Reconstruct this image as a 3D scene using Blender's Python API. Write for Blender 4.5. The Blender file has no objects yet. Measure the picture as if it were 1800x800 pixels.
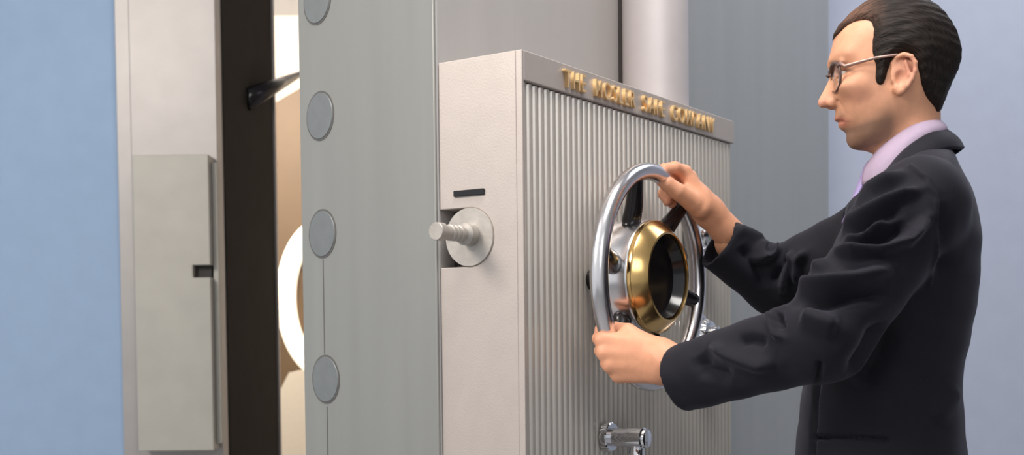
import bpy, bmesh, math, random
import numpy as np
from mathutils import Vector, Matrix
random.seed(7); rng = np.random.default_rng(7)
C = bpy.context.scene.collection
S = bpy.context.scene

# ------------------------------------------------------------------ camera
F = 2106.0; PX, PY = 900.0, 663.0; CAMH = 1.2
def nrm(v): v = np.asarray(v, float); return v/np.linalg.norm(v)
UPc = -nrm((560, 55337, 2106))
YWc = np.array((0, 0, 1.0)); YWc = nrm(YWc-YWc.dot(UPc)*UPc)
XWc = np.cross(YWc, UPc)
M3 = np.stack([XWc, YWc, UPc])            # world = M3 @ cam
CAM = np.array((0, 0, CAMH))
def ray(u, v): return M3 @ np.array(((u-PX)/F, (v-PY)/F, 1.0))
def P(u, v, d): return CAM + ray(u, v)*d   # the point at a given distance in front of the lens
def proj(p):
    c = (np.asarray(p)-CAM) @ M3
    return PX+F*c[..., 0]/c[..., 2], PY+F*c[..., 1]/c[..., 2]
cam = bpy.data.cameras.new('camera'); co = bpy.data.objects.new('camera', cam); C.objects.link(co)
cx, cy, cz = M3[:, 0], M3[:, 1], M3[:, 2]
mw = Matrix.Identity(4)
for r in range(3):
    mw[r][0] = cx[r]; mw[r][1] = -cy[r]; mw[r][2] = -cz[r]; mw[r][3] = CAM[r]
co.matrix_world = mw
cam.sensor_width = 36; cam.lens = F*36/1800; cam.shift_y = (PY-400)/1800; cam.clip_start = .05
cam.dof.use_dof = True; cam.dof.focus_distance = 2.0; cam.dof.aperture_fstop = 5.6
S.camera = co
S.view_settings.view_transform = 'Standard'; S.view_settings.look = 'None'
S.view_settings.exposure = 0.0; S.view_settings.gamma = 1.0; S.view_settings.use_curve_mapping = False

# ------------------------------------------------------------------ light
w = bpy.data.worlds.new('world'); S.world = w; w.use_nodes = True
bg = w.node_tree.nodes['Background']; bg.inputs[0].default_value = (.90, .95, 1.0, 1); bg.inputs[1].default_value = 1.0
_nt = w.node_tree; _g = _nt.nodes.new('ShaderNodeNewGeometry'); _d = _nt.nodes.new('ShaderNodeVectorMath'); _d.operation = 'DOT_PRODUCT'
_d.inputs[1].default_value = (.80, .58, -.15)      # the brighter side of the hall lies to the left of and behind the lens
_r = _nt.nodes.new('ShaderNodeMapRange'); _r.interpolation_type = 'SMOOTHSTEP'; _r.inputs[1].default_value = -.3; _r.inputs[2].default_value = 1.0; _r.inputs[3].default_value = .24; _r.inputs[4].default_value = .80
_nt.links.new(_g.outputs['Incoming'], _d.inputs[0]); _nt.links.new(_d.outputs['Value'], _r.inputs[0]); _nt.links.new(_r.outputs[0], bg.inputs[1])
def area(name, loc, target, size, power, color=(1, 1, 1), sy=None):
    l = bpy.data.lights.new(name, 'AREA'); l.shape = 'RECTANGLE'; l.size = size; l.size_y = sy or size
    l.energy = power; l.color = color
    o = bpy.data.objects.new(name, l); C.objects.link(o); o.location = loc
    o.rotation_euler = (Vector(target)-Vector(loc)).to_track_quat('-Z', 'Y').to_euler(); return o
area('key_light', (-2.3, 0.6, 3.0), (.2, 2.2, 1.2), 1.0, 72, (1, .93, .86))
area('fill_light', (.9, -1.6, 2.7), (.4, 2.4, 1.2), 1.3, 20, (.95, .97, 1.0))
area('hall_light', (.25, 1.35, 3.2), (.45, 1.9, 0), .8, 40, (1, .97, .93))
area('ceiling_light', (1.6, 3.0, 3.05), (1.8, 3.4, 0), .8, 15, (.9, .94, 1.0), 1.4)

# ------------------------------------------------------------------ materials
def mat(name, col, rough=.5, metal=0.0, noise=.04, nscale=60, bump=0.0, bscale=200, stretch=None, spec=.5, emit=None, estr=0, aniso=0, coat=0):
    m = bpy.data.materials.new(name); m.use_nodes = True; nt = m.node_tree; b = nt.nodes['Principled BSDF']
    b.inputs['Roughness'].default_value = rough; b.inputs['Metallic'].default_value = metal
    b.inputs['Specular IOR Level'].default_value = spec
    if coat: b.inputs['Coat Weight'].default_value = coat
    tc = nt.nodes.new('ShaderNodeTexCoord'); mp = nt.nodes.new('ShaderNodeMapping')
    if stretch: mp.inputs['Scale'].default_value = stretch
    nt.links.new(tc.outputs['Object'], mp.inputs[0])
    n = nt.nodes.new('ShaderNodeTexNoise'); n.inputs['Scale'].default_value = nscale; n.inputs['Detail'].default_value = 5
    nt.links.new(mp.outputs[0], n.inputs['Vector'])
    mx = nt.nodes.new('ShaderNodeMix'); mx.data_type = 'RGBA'
    c = np.array(col)
    mx.inputs[6].default_value = (*np.clip(c*(1-noise*2), 0, 1), 1); mx.inputs[7].default_value = (*np.clip(c*(1+noise*2), 0, 1), 1)
    nt.links.new(n.outputs[0], mx.inputs[0]); nt.links.new(mx.outputs[2], b.inputs['Base Color'])
    if bump:
        n2 = nt.nodes.new('ShaderNodeTexNoise'); n2.inputs['Scale'].default_value = bscale; n2.inputs['Detail'].default_value = 3
        nt.links.new(mp.outputs[0], n2.inputs['Vector'])
        bp = nt.nodes.new('ShaderNodeBump'); bp.inputs['Strength'].default_value = bump; bp.inputs['Distance'].default_value = .002
        nt.links.new(n2.outputs[0], bp.inputs['Height']); nt.links.new(bp.outputs[0], b.inputs['Normal'])
    if emit: b.inputs['Emission Color'].default_value = (*emit, 1); b.inputs['Emission Strength'].default_value = estr
    return m
def vcmat(name, rough, spec=.4, bump=.1, bscale=300, sss=0.0, stretch=None, noise=.06, nscale=80):
    """base colour from the mesh's own 'tint' attribute"""
    m = mat(name, (1, 1, 1), rough, 0, 0, nscale, bump, bscale, stretch, spec); nt = m.node_tree; b = nt.nodes['Principled BSDF']
    a = nt.nodes.new('ShaderNodeAttribute'); a.attribute_name = 'tint'
    n = nt.nodes.new('ShaderNodeTexNoise'); n.inputs['Scale'].default_value = nscale; n.inputs['Detail'].default_value = 4
    mp = [x for x in nt.nodes if x.type == 'MAPPING'][0]; nt.links.new(mp.outputs[0], n.inputs['Vector'])
    r = nt.nodes.new('ShaderNodeMapRange'); r.inputs[3].default_value = 1-2*noise; r.inputs[4].default_value = 1+2*noise
    nt.links.new(n.outputs[0], r.inputs[0])
    mx = nt.nodes.new('ShaderNodeVectorMath'); mx.operation = 'SCALE'
    nt.links.new(a.outputs['Color'], mx.inputs[0]); nt.links.new(r.outputs[0], mx.inputs['Scale'])
    nt.links.new(mx.outputs[0], b.inputs['Base Color'])
    if sss: b.inputs['Subsurface Weight'].default_value = sss; b.inputs['Subsurface Radius'].default_value = (.01, .004, .002); b.inputs['Subsurface Scale'].default_value = 1.0
    return m
BR = (1, 1, .06)
m_wallL = mat('blue_wall_paint', (.335, .455, .63), .8, noise=.03, nscale=14, bump=.15)
m_wallR = mat('blue_wall_paler_light', (.50, .53, .64), .8, noise=.03, nscale=14, bump=.15)  # same wall as on the left, its paler light put into the colour
m_floor = mat('stone_floor', (.30, .30, .31), .45, noise=.1, nscale=6)
m_ceil = mat('ceiling_paint', (.7, .72, .75), .9)
m_slab = mat('door_edge_steel', (.335, .33, .305), .45, .45, .05, 16, .10, 120, BR)
m_plate = mat('door_plate_steel', (.47, .44, .42), .45, .22, .04, 16, .08, 120, BR)
m_col = mat('polished_column_steel', (.60, .54, .53), .52, .3, .03, 20)
m_side = mat('satin_steel', (.50, .435, .395), .50, .3, .035, 26, .12, 300)
m_rib = mat('ribbed_steel', (.58, .53, .475), .33, .5, .05, 30, .04, 150, BR)
m_groove = mat('dark_groove_steel', (.16, .15, .14), .5, .5)  # dark steel of the bolt collars and edge seams
m_frame = mat('frame_steel', (.42, .39, .37), .44, .3, .05, 12, .08, 150)
m_cover = mat('cover_steel', (.48, .455, .40), .55, .15, .05, 12, .1, 200)
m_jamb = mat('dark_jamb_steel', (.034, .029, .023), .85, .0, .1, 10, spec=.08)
m_chrome = mat('chrome', (.78, .78, .80), .10, 1, .02)
m_chrome2 = mat('satin_chrome', (.80, .76, .76), .22, 1, .02)
m_brass = mat('brass', (.78, .50, .20), .20, 1, .06, 50)
m_gold = mat('gold_letters', (1.0, .63, .31), .38, .5, .06, 90)
m_black = mat('black_enamel', (.012, .010, .011), .18, 0, .1, 40)
m_dark = mat('recess_shade', (.03, .024, .02), .6)  # near-black stands in for shade inside recesses and gaps
m_disc = mat('worn_disc_steel', (.46, .42, .38), .48, .45, .13, 38, .2, 90)
m_bolt = mat('bolt_end_steel', (.22, .23, .23), .50, .35, .06, 40, .1, 200)

# ------------------------------------------------------------------ mesh helpers
def link(name, me, m=None, parent=None, smooth=False):
    o = bpy.data.objects.new(name, me); C.objects.link(o)
    if m: me.materials.append(m)
    if smooth: me.shade_smooth()
    if parent is not None: o.parent = parent
    return o
def tag(o, label=None, cat=None, group=None, kind=None):
    if label: o['label'] = label
    if cat: o['category'] = cat
    if group: o['group'] = group
    if kind: o['kind'] = kind
    return o
def empty(name, loc=(0, 0, 0), rz=0, parent=None):
    o = bpy.data.objects.new(name, None); C.objects.link(o); o.location = loc; o.rotation_euler = (0, 0, rz)
    o.empty_display_size = .1
    if parent is not None: o.parent = parent
    return o
def bm_obj(name, bm, m, parent=None, smooth=False, bevel=0, auto=None):
    me = bpy.data.meshes.new(name); bmesh.ops.recalc_face_normals(bm, faces=bm.faces[:]); bm.to_mesh(me); bm.free()
    o = link(name, me, m, parent, smooth)
    if bevel:
        b = o.modifiers.new('bevel', 'BEVEL'); b.width = bevel; b.segments = 3; b.limit_method = 'ANGLE'; b.angle_limit = math.radians(40)
    if auto or (bevel and smooth is None):
        pass
    if auto: me.shade_smooth(); me.set_sharp_from_angle(angle=math.radians(auto))
    return o
def add_box(bm, a, b):
    vs = [bm.verts.new((x, y, z)) for x in (a[0], b[0]) for y in (a[1], b[1]) for z in (a[2], b[2])]
    for f in ((0, 1, 3, 2), (4, 6, 7, 5), (0, 4, 5, 1), (2, 3, 7, 6), (0, 2, 6, 4), (1, 5, 7, 3)): bm.faces.new([vs[i] for i in f])
def box(name, a, b, m, parent=None, bevel=.002):
    bm = bmesh.new(); add_box(bm, a, b); return bm_obj(name, bm, m, parent, bevel=bevel)
def add_prism(bm, pts, ext):
    """pts: list of 3D points (a planar loop); ext: extrusion vector"""
    a = [bm.verts.new(p) for p in pts]; b = [bm.verts.new(Vector(p)+Vector(ext)) for p in pts]
    n = len(pts); bm.faces.new(a); bm.faces.new(b[::-1])
    for i in range(n): bm.faces.new((a[i], a[(i+1) % n], b[(i+1) % n], b[i]))
def prism(name, pts, ext, m, parent=None, bevel=0, auto=None):
    bm = bmesh.new(); add_prism(bm, pts, ext); return bm_obj(name, bm, m, parent, bevel=bevel, auto=auto)
def frame_of(axis):
    ax = Vector(axis).normalized(); t = Vector((0, 0, 1)) if abs(ax.z) < .9 else Vector((1, 0, 0))
    u = ax.cross(t).normalized(); v = ax.cross(u).normalized(); return ax, u, v
def add_lathe(bm, prof, origin, axis, n=48, capa=True, capb=True):
    """prof: [(distance along the axis, radius)]"""
    ax, u, v = frame_of(axis); o = Vector(origin); rings = []
    for t, r in prof:
        rings.append([bm.verts.new(o+ax*t+(u*math.cos(2*math.pi*k/n)+v*math.sin(2*math.pi*k/n))*max(r, 1e-5)) for k in range(n)])
    for a, b in zip(rings, rings[1:]):
        for k in range(n): bm.faces.new((a[k], a[(k+1) % n], b[(k+1) % n], b[k]))
    if capa: bm.faces.new(rings[0])
    if capb: bm.faces.new(rings[-1][::-1])
def lathe(name, prof, origin, axis, m, parent=None, n=48, auto=35):
    bm = bmesh.new(); add_lathe(bm, prof, origin, axis, n); return bm_obj(name, bm, m, parent, auto=auto)
def add_tube(bm, pts, rads, n=12, cap=True, closed=False, flat=None):
    pts = [Vector(p) for p in pts]; N = len(pts)
    if not hasattr(rads, '__len__'): rads = [rads]*N
    rings = []; ref = None
    for i, p in enumerate(pts):
        if closed: t = (pts[(i+1) % N]-pts[i-1]).normalized()
        else: t = (pts[min(i+1, N-1)]-pts[max(i-1, 0)]).normalized()
        if ref is None: ref = t.orthogonal().normalized()
        ref = (ref-t*ref.dot(t)).normalized(); v = t.cross(ref)
        rings.append([bm.verts.new(p+(ref*math.cos(2*math.pi*k/n)+v*math.sin(2*math.pi*k/n))*rads[i]) for k in range(n)])
    for i in range(N if closed else N-1):
        a, b = rings[i], rings[(i+1) % N]
        for k in range(n): bm.faces.new((a[k], a[(k+1) % n], b[(k+1) % n], b[k]))
    if cap and not closed: bm.faces.new(rings[0]); bm.faces.new(rings[-1][::-1])
def tube(name, pts, rads, m, parent=None, n=12, closed=False):
    bm = bmesh.new(); add_tube(bm, pts, rads, n, closed=closed); return bm_obj(name, bm, m, parent, smooth=True)
def plane_hit(u, v, p0, nn):
    r = ray(u, v); t = np.dot(np.asarray(p0)-CAM, nn)/np.dot(r, nn); return CAM+r*t

# ------------------------------------------------------------------ room shell
YW = 4.02                       # front of the wall the vault is set into
def wx(u, Y, v=400): return float(plane_hit(u, v, (0, Y, 0), (0, 1, 0))[0])
def wz(v, Y, u=300): return float(plane_hit(u, v, (0, Y, 0), (0, 1, 0))[2])
HT = 3.3
xfl = wx(209, YW-.05); xfr = wx(386, YW-.05)                      # frame left and right edge
def struct(o, **k): o['kind'] = 'structure'; return o
OPR = .92                                                         # right side of the opening
struct(box('wall_left', (-4.6, YW, 0), (xfl+.006, YW+.9, HT), m_wallL, bevel=0))
struct(box('wall_right', (OPR, YW, 0), (5.2, YW+.9, HT), m_wallR, bevel=0))
struct(box('wall_top', (xfl+.03, YW, 2.75), (OPR, YW+.9, HT), m_wallR, bevel=0))
struct(box('floor', (-4.7, -4.5, -.1), (5.3, 8.6, 0), m_floor, bevel=0))
struct(box('ceiling', (-4.7, 1.2, HT), (5.3, 8.6, HT+.1), m_ceil, bevel=0))

# ------------------------------------------------------------------ vault frame on the left
fr = empty('vault_portal', (xfl, YW, 0)); tag(fr, 'pale steel vault door frame with dark inner jamb, in the blue wall at left', 'door frame')
def loc_to(o, p): return tuple(np.asarray(p)-np.array(o.location))
def fbox(name, a, b, m, bevel=.003, parent=None):
    return box(name, loc_to(fr, a), loc_to(fr, b), m, parent or fr, bevel)
YF = YW-.05
xs = wx(233, YF-.012)
fbox('outer_casing', (xfl, YF, .02), (xs, YW-.0005, 2.74), m_frame)
fbox('face_plate', (xs+.0015, YF-.012, .02), (xfr, YW+.02, 2.74), m_frame, .002)
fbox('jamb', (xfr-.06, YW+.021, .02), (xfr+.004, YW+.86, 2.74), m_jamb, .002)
fbox('jamb_lip', (xfr-.05, YW+.862, .02), (xfr+.012, YW+.885, 2.74), m_frame, .002)
# latch cover with its rectangular slot
YC = YF-.012-.085
cl, cr_ = wx(238, YC, 540), wx(371, YC, 540); cb, ct = wz(793, YC), wz(272, YC)
sl, st_, sb = wx(339, YC, 478), wz(466, YC, 350), wz(488, YC, 350)
pl = [(cl, YC, cb), (cr_, YC, cb), (cr_, YC, sb), (sl, YC, sb), (sl, YC, st_), (cr_, YC, st_), (cr_, YC, ct), (cl, YC, ct)]
cv = prism('latch_cover', [loc_to(fr, p) for p in pl], (0, .085, 0), m_cover, fr, bevel=.003)
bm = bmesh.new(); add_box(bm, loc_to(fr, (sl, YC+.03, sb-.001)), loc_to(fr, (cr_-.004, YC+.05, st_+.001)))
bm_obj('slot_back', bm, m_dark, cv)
fbox('side_hinge_strip', (cr_+.001, YF-.06, cb+.02), (cr_+.018, YF-.012, ct-.02), m_cover, .002, fr)

# ------------------------------------------------------------------ vault room beyond the opening
m_vin = mat('warm_vault_wall', (.88, .80, .70), .6, 0, .05, 3)
m_vdk = mat('bronze_vault_panel', (.085, .05, .02), .6, .0, .1, 5)
m_glow = mat('reflection_glow', (1, .9, .75), .4, emit=(1, .82, .62), estr=1.25)  # reflected glow put into emission
m_cream = mat('cream_cabinet', (.85, .74, .58), .45, 0, .03)
struct(box('wall_inside', (-4.0, 8.0, 0), (3.5, 8.15, HT), m_vin, bevel=0))
struct(box('wall_inside_left', (-4.1, YW+.9, 0), (-4.0, 8.15, HT), m_vin, bevel=0))
struct(box('wall_inside_right', (3.5, YW+.9, 0), (3.6, 8.15, HT), m_vin, bevel=0))
area('vault_lamp', (-1.5, 5.3, 2.9), (-1.3, 7.3, 1.0), .8, 150, (1, .88, .76))
def ip(u, v, Y): return plane_hit(u, v, (0, Y, 0), (0, 1, 0))
# glowing ring stands in for a bright reflection on polished metal
YD = 6.2
cdr = ip(575, 525, YD); rr = abs(wx(575, YD)-wx(503, YD))
dr = empty('reflection_ring', (cdr[0], YD, cdr[2])); tag(dr, 'glowing ring standing in for a bright reflection inside the vault, seen through the door gap', 'reflection')
bm = bmesh.new()
ring = [(math.cos(a)*rr*1.0, 0, math.sin(a)*rr*1.75) for a in np.linspace(0, 2*math.pi, 64, endpoint=False)]
add_tube(bm, ring, .052, 14, closed=True); bm_obj('glowing_ring', bm, m_glow, dr, smooth=True)
bm = bmesh.new(); add_lathe(bm, [(0, rr*.9), (.05, rr*.95), (.09, rr*.8)], (0, .09, 0), (0, -1, 0), 48)
for v_ in bm.verts: v_.co.z *= 1.75
bm_obj('ring_back', bm, m_vdk, dr, auto=40)
box('ring_stand', (-.05, .0, -cdr[2]+.002), (.05, .08, -rr*1.5), m_vdk, dr, .003)
pn = prism('bronze_partition', [ip(440, 205, 6.9), ip(640, 90, 6.9), ip(640, 640, 6.9), (ip(640, 640, 6.9)[0], 6.9, 0), (ip(440, 640, 6.9)[0], 6.9, 0)], (0, .12, 0), m_vdk)
tag(pn, 'bronze partition with a slanting top, behind the glowing ring in the vault', 'partition')
cabp = [ip(462, 745, 5.7), ip(508, 655, 5.7), ip(600, 640, 5.7), (ip(600, 640, 5.7)[0], 5.7, 0), (ip(462, 745, 5.7)[0], 5.7, 0)]
cbn = prism('sloped_cabinet', cabp, (0, .25, 0), m_cream); tag(cbn, 'cream cabinet with a sloping top, below the glowing ring in the vault', 'cabinet')
pa, pb = loc_to(fr, P(433, 175, 4.37)), loc_to(fr, P(532, 128, 4.95))
lev = tube('locking_lever', [pa, tuple((np.array(pa)+pb)/2), pb], [.040, .026, .010], m_black, fr, 16)

# ------------------------------------------------------------------ the vault door
near = P(917, 86, 1.95)
dX = nrm((1433, -95, 2106)); dXw = M3 @ dX; dXw[2] = 0; dXw = nrm(dXw)
ang = math.atan2(dXw[1], dXw[0]); dYw = np.array((-dXw[1], dXw[0], 0))
door = empty('vault_door_assembly', (near[0], near[1], 0), ang)
tag(door, 'huge open steel vault door with ribbed lock case and handwheel that the man turns', 'vault door')
DO = np.array((near[0], near[1], 0))
def dl(p): q = np.asarray(p)-DO; return np.array((q.dot(dXw), q.dot(dYw), q[2]))
def dw(p): return DO+dXw*p[0]+dYw*p[1]+np.array((0, 0, p[2]))
def hitY(u, v, y=0.0): return dl(plane_hit(u, v, DO+dYw*y, dYw))
def hitX(u, v, x=0.0): return dl(plane_hit(u, v, DO+dXw*x, dXw))
TOP = near[2]; Wd = hitY(1291, 400)[0]; Dp = hitX(771, 250)[1]; BOT = hitY(1294, 797)[2]
BOT = float(BOT)
print('BOX', Wd, Dp, TOP, BOT)
# slab
a42 = math.atan((900+996)/F); sdir = np.array((-math.sin(a42), math.cos(a42), 0)); sl_ = np.array((sdir.dot(dXw), sdir.dot(dYw), 0))
nsl = np.array((sdir[1], -sdir[0], 0))*-1
c0 = np.array((-.003, Dp, 0)); c0w = dw(c0)
c1 = dl(plane_hit(533, 200, c0w, nsl)); c1[2] = 0
xr = hitY(1455, 400, Dp)[0]
Tk = c1[1]-Dp
pts = [c0, (xr, Dp, 0), (xr-.02, c1[1], 0), (c1[0], c1[1], 0)]
slab = prism('door_slab', [(p[0], p[1], .06) for p in pts], (0, 0, 2.62), m_plate, door, bevel=.006)
# armour band that faces the bolts: a plate on the slab's edge
nl = np.array((-sl_[1], sl_[0], 0)); nl = nl if nl[0] < 0 else -nl
e0, e1 = c0+nl*.0, c1+nl*.0
bp = [tuple(e0+sl_*.001), tuple(e0+nl*.006), tuple(e1+nl*.006+sl_*.004), tuple(e1+sl_*.004)]
bm = bmesh.new(); add_prism(bm, [(p[0], p[1], .07) for p in bp], (0, 0, 2.59)); edge = bm_obj('edge_plate', bm, m_slab, door, bevel=.003)
def on_edge(u, v, off=.006): return dl(plane_hit(u, v, dw(c0+nl*off), nsl))
bolts = [(558, 0), (563, 204), (567, 411), (573, 667), (578, 905)]
for (u, v) in bolts:
    p = on_edge(u, v)
    lathe('locking_bolt', [(-.03, .0445), (.0, .0445), (.0025, .043), (.003, .001)], p, nl, m_bolt, door, 56)
    lathe('bolt_collar', [(0, .0475), (.0008, .0475), (.0009, .0445)], p+nl*.0001, nl, m_groove, door, 56)
for (u, va, vb) in ((568, 457, 622), (575, 715, 860)):
    a_, b_ = on_edge(u, va, .006), on_edge(u+3, vb, .006)
    bm = bmesh.new(); add_box(bm, (-.0012, -.0006, min(a_[2], b_[2])), (.0012, .0006, max(a_[2], b_[2])))
    o = bm_obj('seam', bm, m_groove, door); o.location = (a_[0], a_[1], 0); o.rotation_euler = (0, 0, math.atan2(sl_[1], sl_[0]))
m_hplate = mat('darker_plate_steel', (.38, .385, .38), .5, .2, .04, 16, .08, 120, BR)
x1 = hitY(1200, 60, Dp)[0]
box('darker_overlay_plate', (x1, Dp-.004, .065), (xr-.003, Dp-.0002, 2.66), m_hplate, door, .001)  # darker plate laid over the slab right of the column
g0, g1 = hitY(1086, 60, Dp)[0], hitY(1104, 60, Dp)[0]
box('column_gap_shade', (g0, Dp-.012, TOP-.0), (g1, Dp-.0002, 2.66), m_dark, door, .002)  # dark strip stands in for the shade in the gap beside the column
# column standing on the lock case
cc = hitY(1152, 60, Dp-.073)
column = lathe('round_column', [(0, .070), (1.1, .070)], (cc[0], cc[1], TOP-.01), (0, 0, 1), m_col, door, 64)
box('column_backing', (cc[0]-.015, Dp-.03, TOP+.001), (cc[0]+.03, Dp-.001, TOP+1.08), m_plate, door, .003)
# lock case
case = empty('lock_case', (0, 0, 0), 0, door)
box('case_body', (.046, .012, BOT), (Wd, Dp-.001, TOP), m_side, case, .003)
box('name_band', (.0065, .0, hitY(925, 142)[2]), (Wd, .012, TOP), m_side, case, .002)
zb_top = hitY(925, 142)[2]-.0015
# ribs
bm = bmesh.new(); pitch = .0183; n = int(Wd/pitch); pitch = (Wd-.009)/n
prof = [(0, .010)]
for i in range(n):
    x0 = .0085+i*pitch
    for k in range(9):
        t = k/8; prof.append((x0+pitch*(.10+.66*t), .0092-.0042*math.sin(math.pi*t)**.8))
    prof.append((x0+pitch*.80, .0102)); prof.append((x0+pitch*1.06, .0102))
prof = [q for q in prof if q[0] < Wd-.001]; prof[0] = (.0065, .0108)
prof.append((Wd-.0005, .0115))
lo = [bm.verts.new((x, y, BOT)) for x, y in prof]; hi = [bm.verts.new((x, y, zb_top)) for x, y in prof]
for i in range(len(prof)-1): bm.faces.new((lo[i], lo[i+1], hi[i+1], hi[i]))
bl = [bm.verts.new((0.0065, .0119, BOT)), bm.verts.new((Wd-.0005, .0119, BOT)), bm.verts.new((Wd-.0005, .0119, zb_top)), bm.verts.new((0.0065, .0119, zb_top))]
bm.faces.new(bl)
bm_obj('ribbed_panel', bm, m_rib, case, auto=50)
# side plate with the bolt notch (opens to the door slab)
nt_, nb_ = hitX(776, 369)[2], hitX(778, 471)[2]; dc = hitX(826, 417)
nr = (nt_-nb_)/2; zc = (nt_+nb_)/2
poly = [(0, .0125, BOT), (0, .0125, TOP), (0, Dp-.001, TOP), (0, Dp-.001, nt_)]
for a in np.linspace(math.pi/2, -math.pi/2, 25): poly.append((0, dc[1]-nr*math.cos(a), zc+nr*math.sin(a)))
poly += [(0, Dp-.001, nb_), (0, Dp-.001, BOT)]
bm = bmesh.new(); add_prism(bm, [(p[0], max(p[1], .0122) if False else p[1], p[2]) for p in poly[:]], (.0455, 0, 0))
add_box(bm, (0, 0, BOT), (.006, .0126, TOP))
sp = bm_obj('side_plate', bm, m_side, case, bevel=.0015)
# push ribs and band off the side plate
for o in case.children:
    if o.name.startswith(('ribbed_panel', 'name_band')):
        pass
bm = bmesh.new(); add_box(bm, (.040, dc[1]-nr, nb_+.001), (.0452, Dp-.002, nt_-.001)); bm_obj('notch_floor', bm, m_dark, case)  # shade inside the notch put into a dark floor
dk = lathe('locking_disc', [(0, nr*1.0), (.034, nr*1.0), (.036, nr*.985)], (.033, dc[1]+.0, zc), (-1, 0, 0), m_disc, case, 64)
pinprof = [(0, .019), (.018, .0185), (.022, .012), (.030, .012), (.031, .0138), (.036, .0138), (.037, .0115), (.042, .0115), (.043, .0135), (.048, .0135), (.049, .0115), (.054, .0115), (.055, .0135), (.060, .0135), (.061, .0115), (.078, .0115), (.079, .0148), (.094, .0148), (.0955, .0138)]
pn_ = hitX(829, 413)
lathe('threaded_pin', pinprof, (-.0032, pn_[1], pn_[2]), (-1, 0, 0), m_disc, case, 32, 30)
q0, q1 = hitX(799, 346), hitX(852, 332)
zz = (q0[2]+q1[2])/2
box('black_plate', (-.004, q1[1], zz-.0052), (.001, q0[1], zz+.0052), m_black, case, .0012)
# raised lettering
la, lb = hitY(988, 140)[0], hitY(1252, 220)[0]
words = 'THE MOSLER SAFE COMPANY'
bandz = (TOP+zb_top)/2
LH = .0305
def glyph(ch):
    cu = bpy.data.curves.new('letter', 'FONT'); cu.body = ch; cu.size = LH/.70; cu.extrude = .0035; cu.offset = .0002
    o = bpy.data.objects.new('tmp', cu); C.objects.link(o)
    dg = bpy.context.evaluated_depsgraph_get(); me = bpy.data.meshes.new_from_object(o.evaluated_get(dg)); bpy.data.objects.remove(o)
    for v in me.vertices: v.co.x *= .80
    return me
meshes = []; tot = 0
for ch in words:
    if ch == ' ': meshes.append(None); tot += LH*.62; continue
    me = glyph(ch); xs_ = [v.co.x for v in me.vertices]; meshes.append((me, min(xs_), max(xs_))); tot += (max(xs_)-min(xs_))
gap = (lb-la-tot)/(len(words)-1); x = la
for it in meshes:
    if it is None: x += LH*.62+gap; continue
    me, mn, mxx = it
    o = link('letter', me, m_gold, case)
    o.rotation_euler = (math.pi/2, 0, 0); o.location = (x-mn, -.0036, bandz-LH*.5)
    x += mxx-mn+gap
# handwheel
WY = -.122
wc = hitY(1146, 488, WY); WR = .182
wheel = empty('handwheel', tuple(wc), 0, door)
bm = bmesh.new(); add_tube(bm, [(WR*math.cos(a), 0, WR*math.sin(a)) for a in np.linspace(0, 2*math.pi, 96, endpoint=False)], .0150, 20, closed=True)
bm_obj('rim', bm, m_chrome2, wheel, smooth=True)
lathe('hub_drum', [(-.070, .094), (-.066, .1), (.0, .1), (.003, .098)], (0, 0, 0), (0, -1, 0), m_chrome2, wheel, 72)
lathe('shaft', [(-.1215, .019), (-.07, .019)], (0, 0, 0), (0, -1, 0), m_black, wheel, 48)
lathe('brass_bezel', [(.0032, .097), (.010, .0985), (.014, .097), (.033, .077), (.0335, .0735), (.029, .0725), (.0034, .0725)], (0, 0, 0), (0, -1, 0), m_brass, wheel, 72)
lathe('black_dish', [(.0033, .0722), (.027, .0722), (.0285, .070), (.010, .062), (.005, .03), (.005, .001)], (0, 0, 0), (0, -1, 0), m_black, wheel, 64)
for k in range(6):
    a = math.radians(108-60*k); d = Vector((math.cos(a), 0, math.sin(a))); t = Vector((-math.sin(a), 0, math.cos(a)))
    bm = bmesh.new(); rings = []
    for r, wdt, th, y in ((.094, .006, .006, .027), (.096, .0135, .013, .027), (.100, .0180, .0165, .027), (.108, .0190, .0175, .0245), (.125, .0175, .016, .018), (.15, .0150, .014, .011), (.168, .0135, .0125, .006), (.178, .012, .010, .004)):
        rings.append([bm.verts.new(d*r+t*wdt*math.cos(b)+Vector((0, y-.004, 0))+Vector((0, 1, 0))*th*math.sin(b)) for b in np.linspace(0, 2*math.pi, 20, endpoint=False)])
    for p_, q_ in zip(rings, rings[1:]):
        for j in range(20): bm.faces.new((p_[j], p_[(j+1) % 20], q_[(j+1) % 20], q_[j]))
    bm.faces.new(rings[0]); bm.faces.new(rings[-1][::-1])
    bm_obj('spoke', bm, m_black, wheel, smooth=True)
# bolt handle under the wheel
hp = hitY(1067, 768, 0); hd = empty('bolt_handle', (hp[0], 0, hp[2]), 0, door)
lathe('flange', [(-.0, .027), (.012, .027), (.014, .025), (.014, .018)], (0, .002, 0), (0, -1, 0), m_chrome, hd)
lathe('stem', [(.01, .0165), (.045, .0165), (.047, .0195), (.076, .0195), (.078, .017), (.083, .0165), (.0845, .014)], (0, 0, 0), (0, -1, 0), m_chrome, hd)
bm = bmesh.new(); add_tube(bm, [(0, -.061, -.004), (0, -.061, -.04), (0, -.062, -.10), (0, -.065, -.125), (0, -.066, -.132)], [.0150, .0140, .0155, .0135, .006], 20)
bm_obj('grip', bm, m_chrome, hd, smooth=True)
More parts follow.
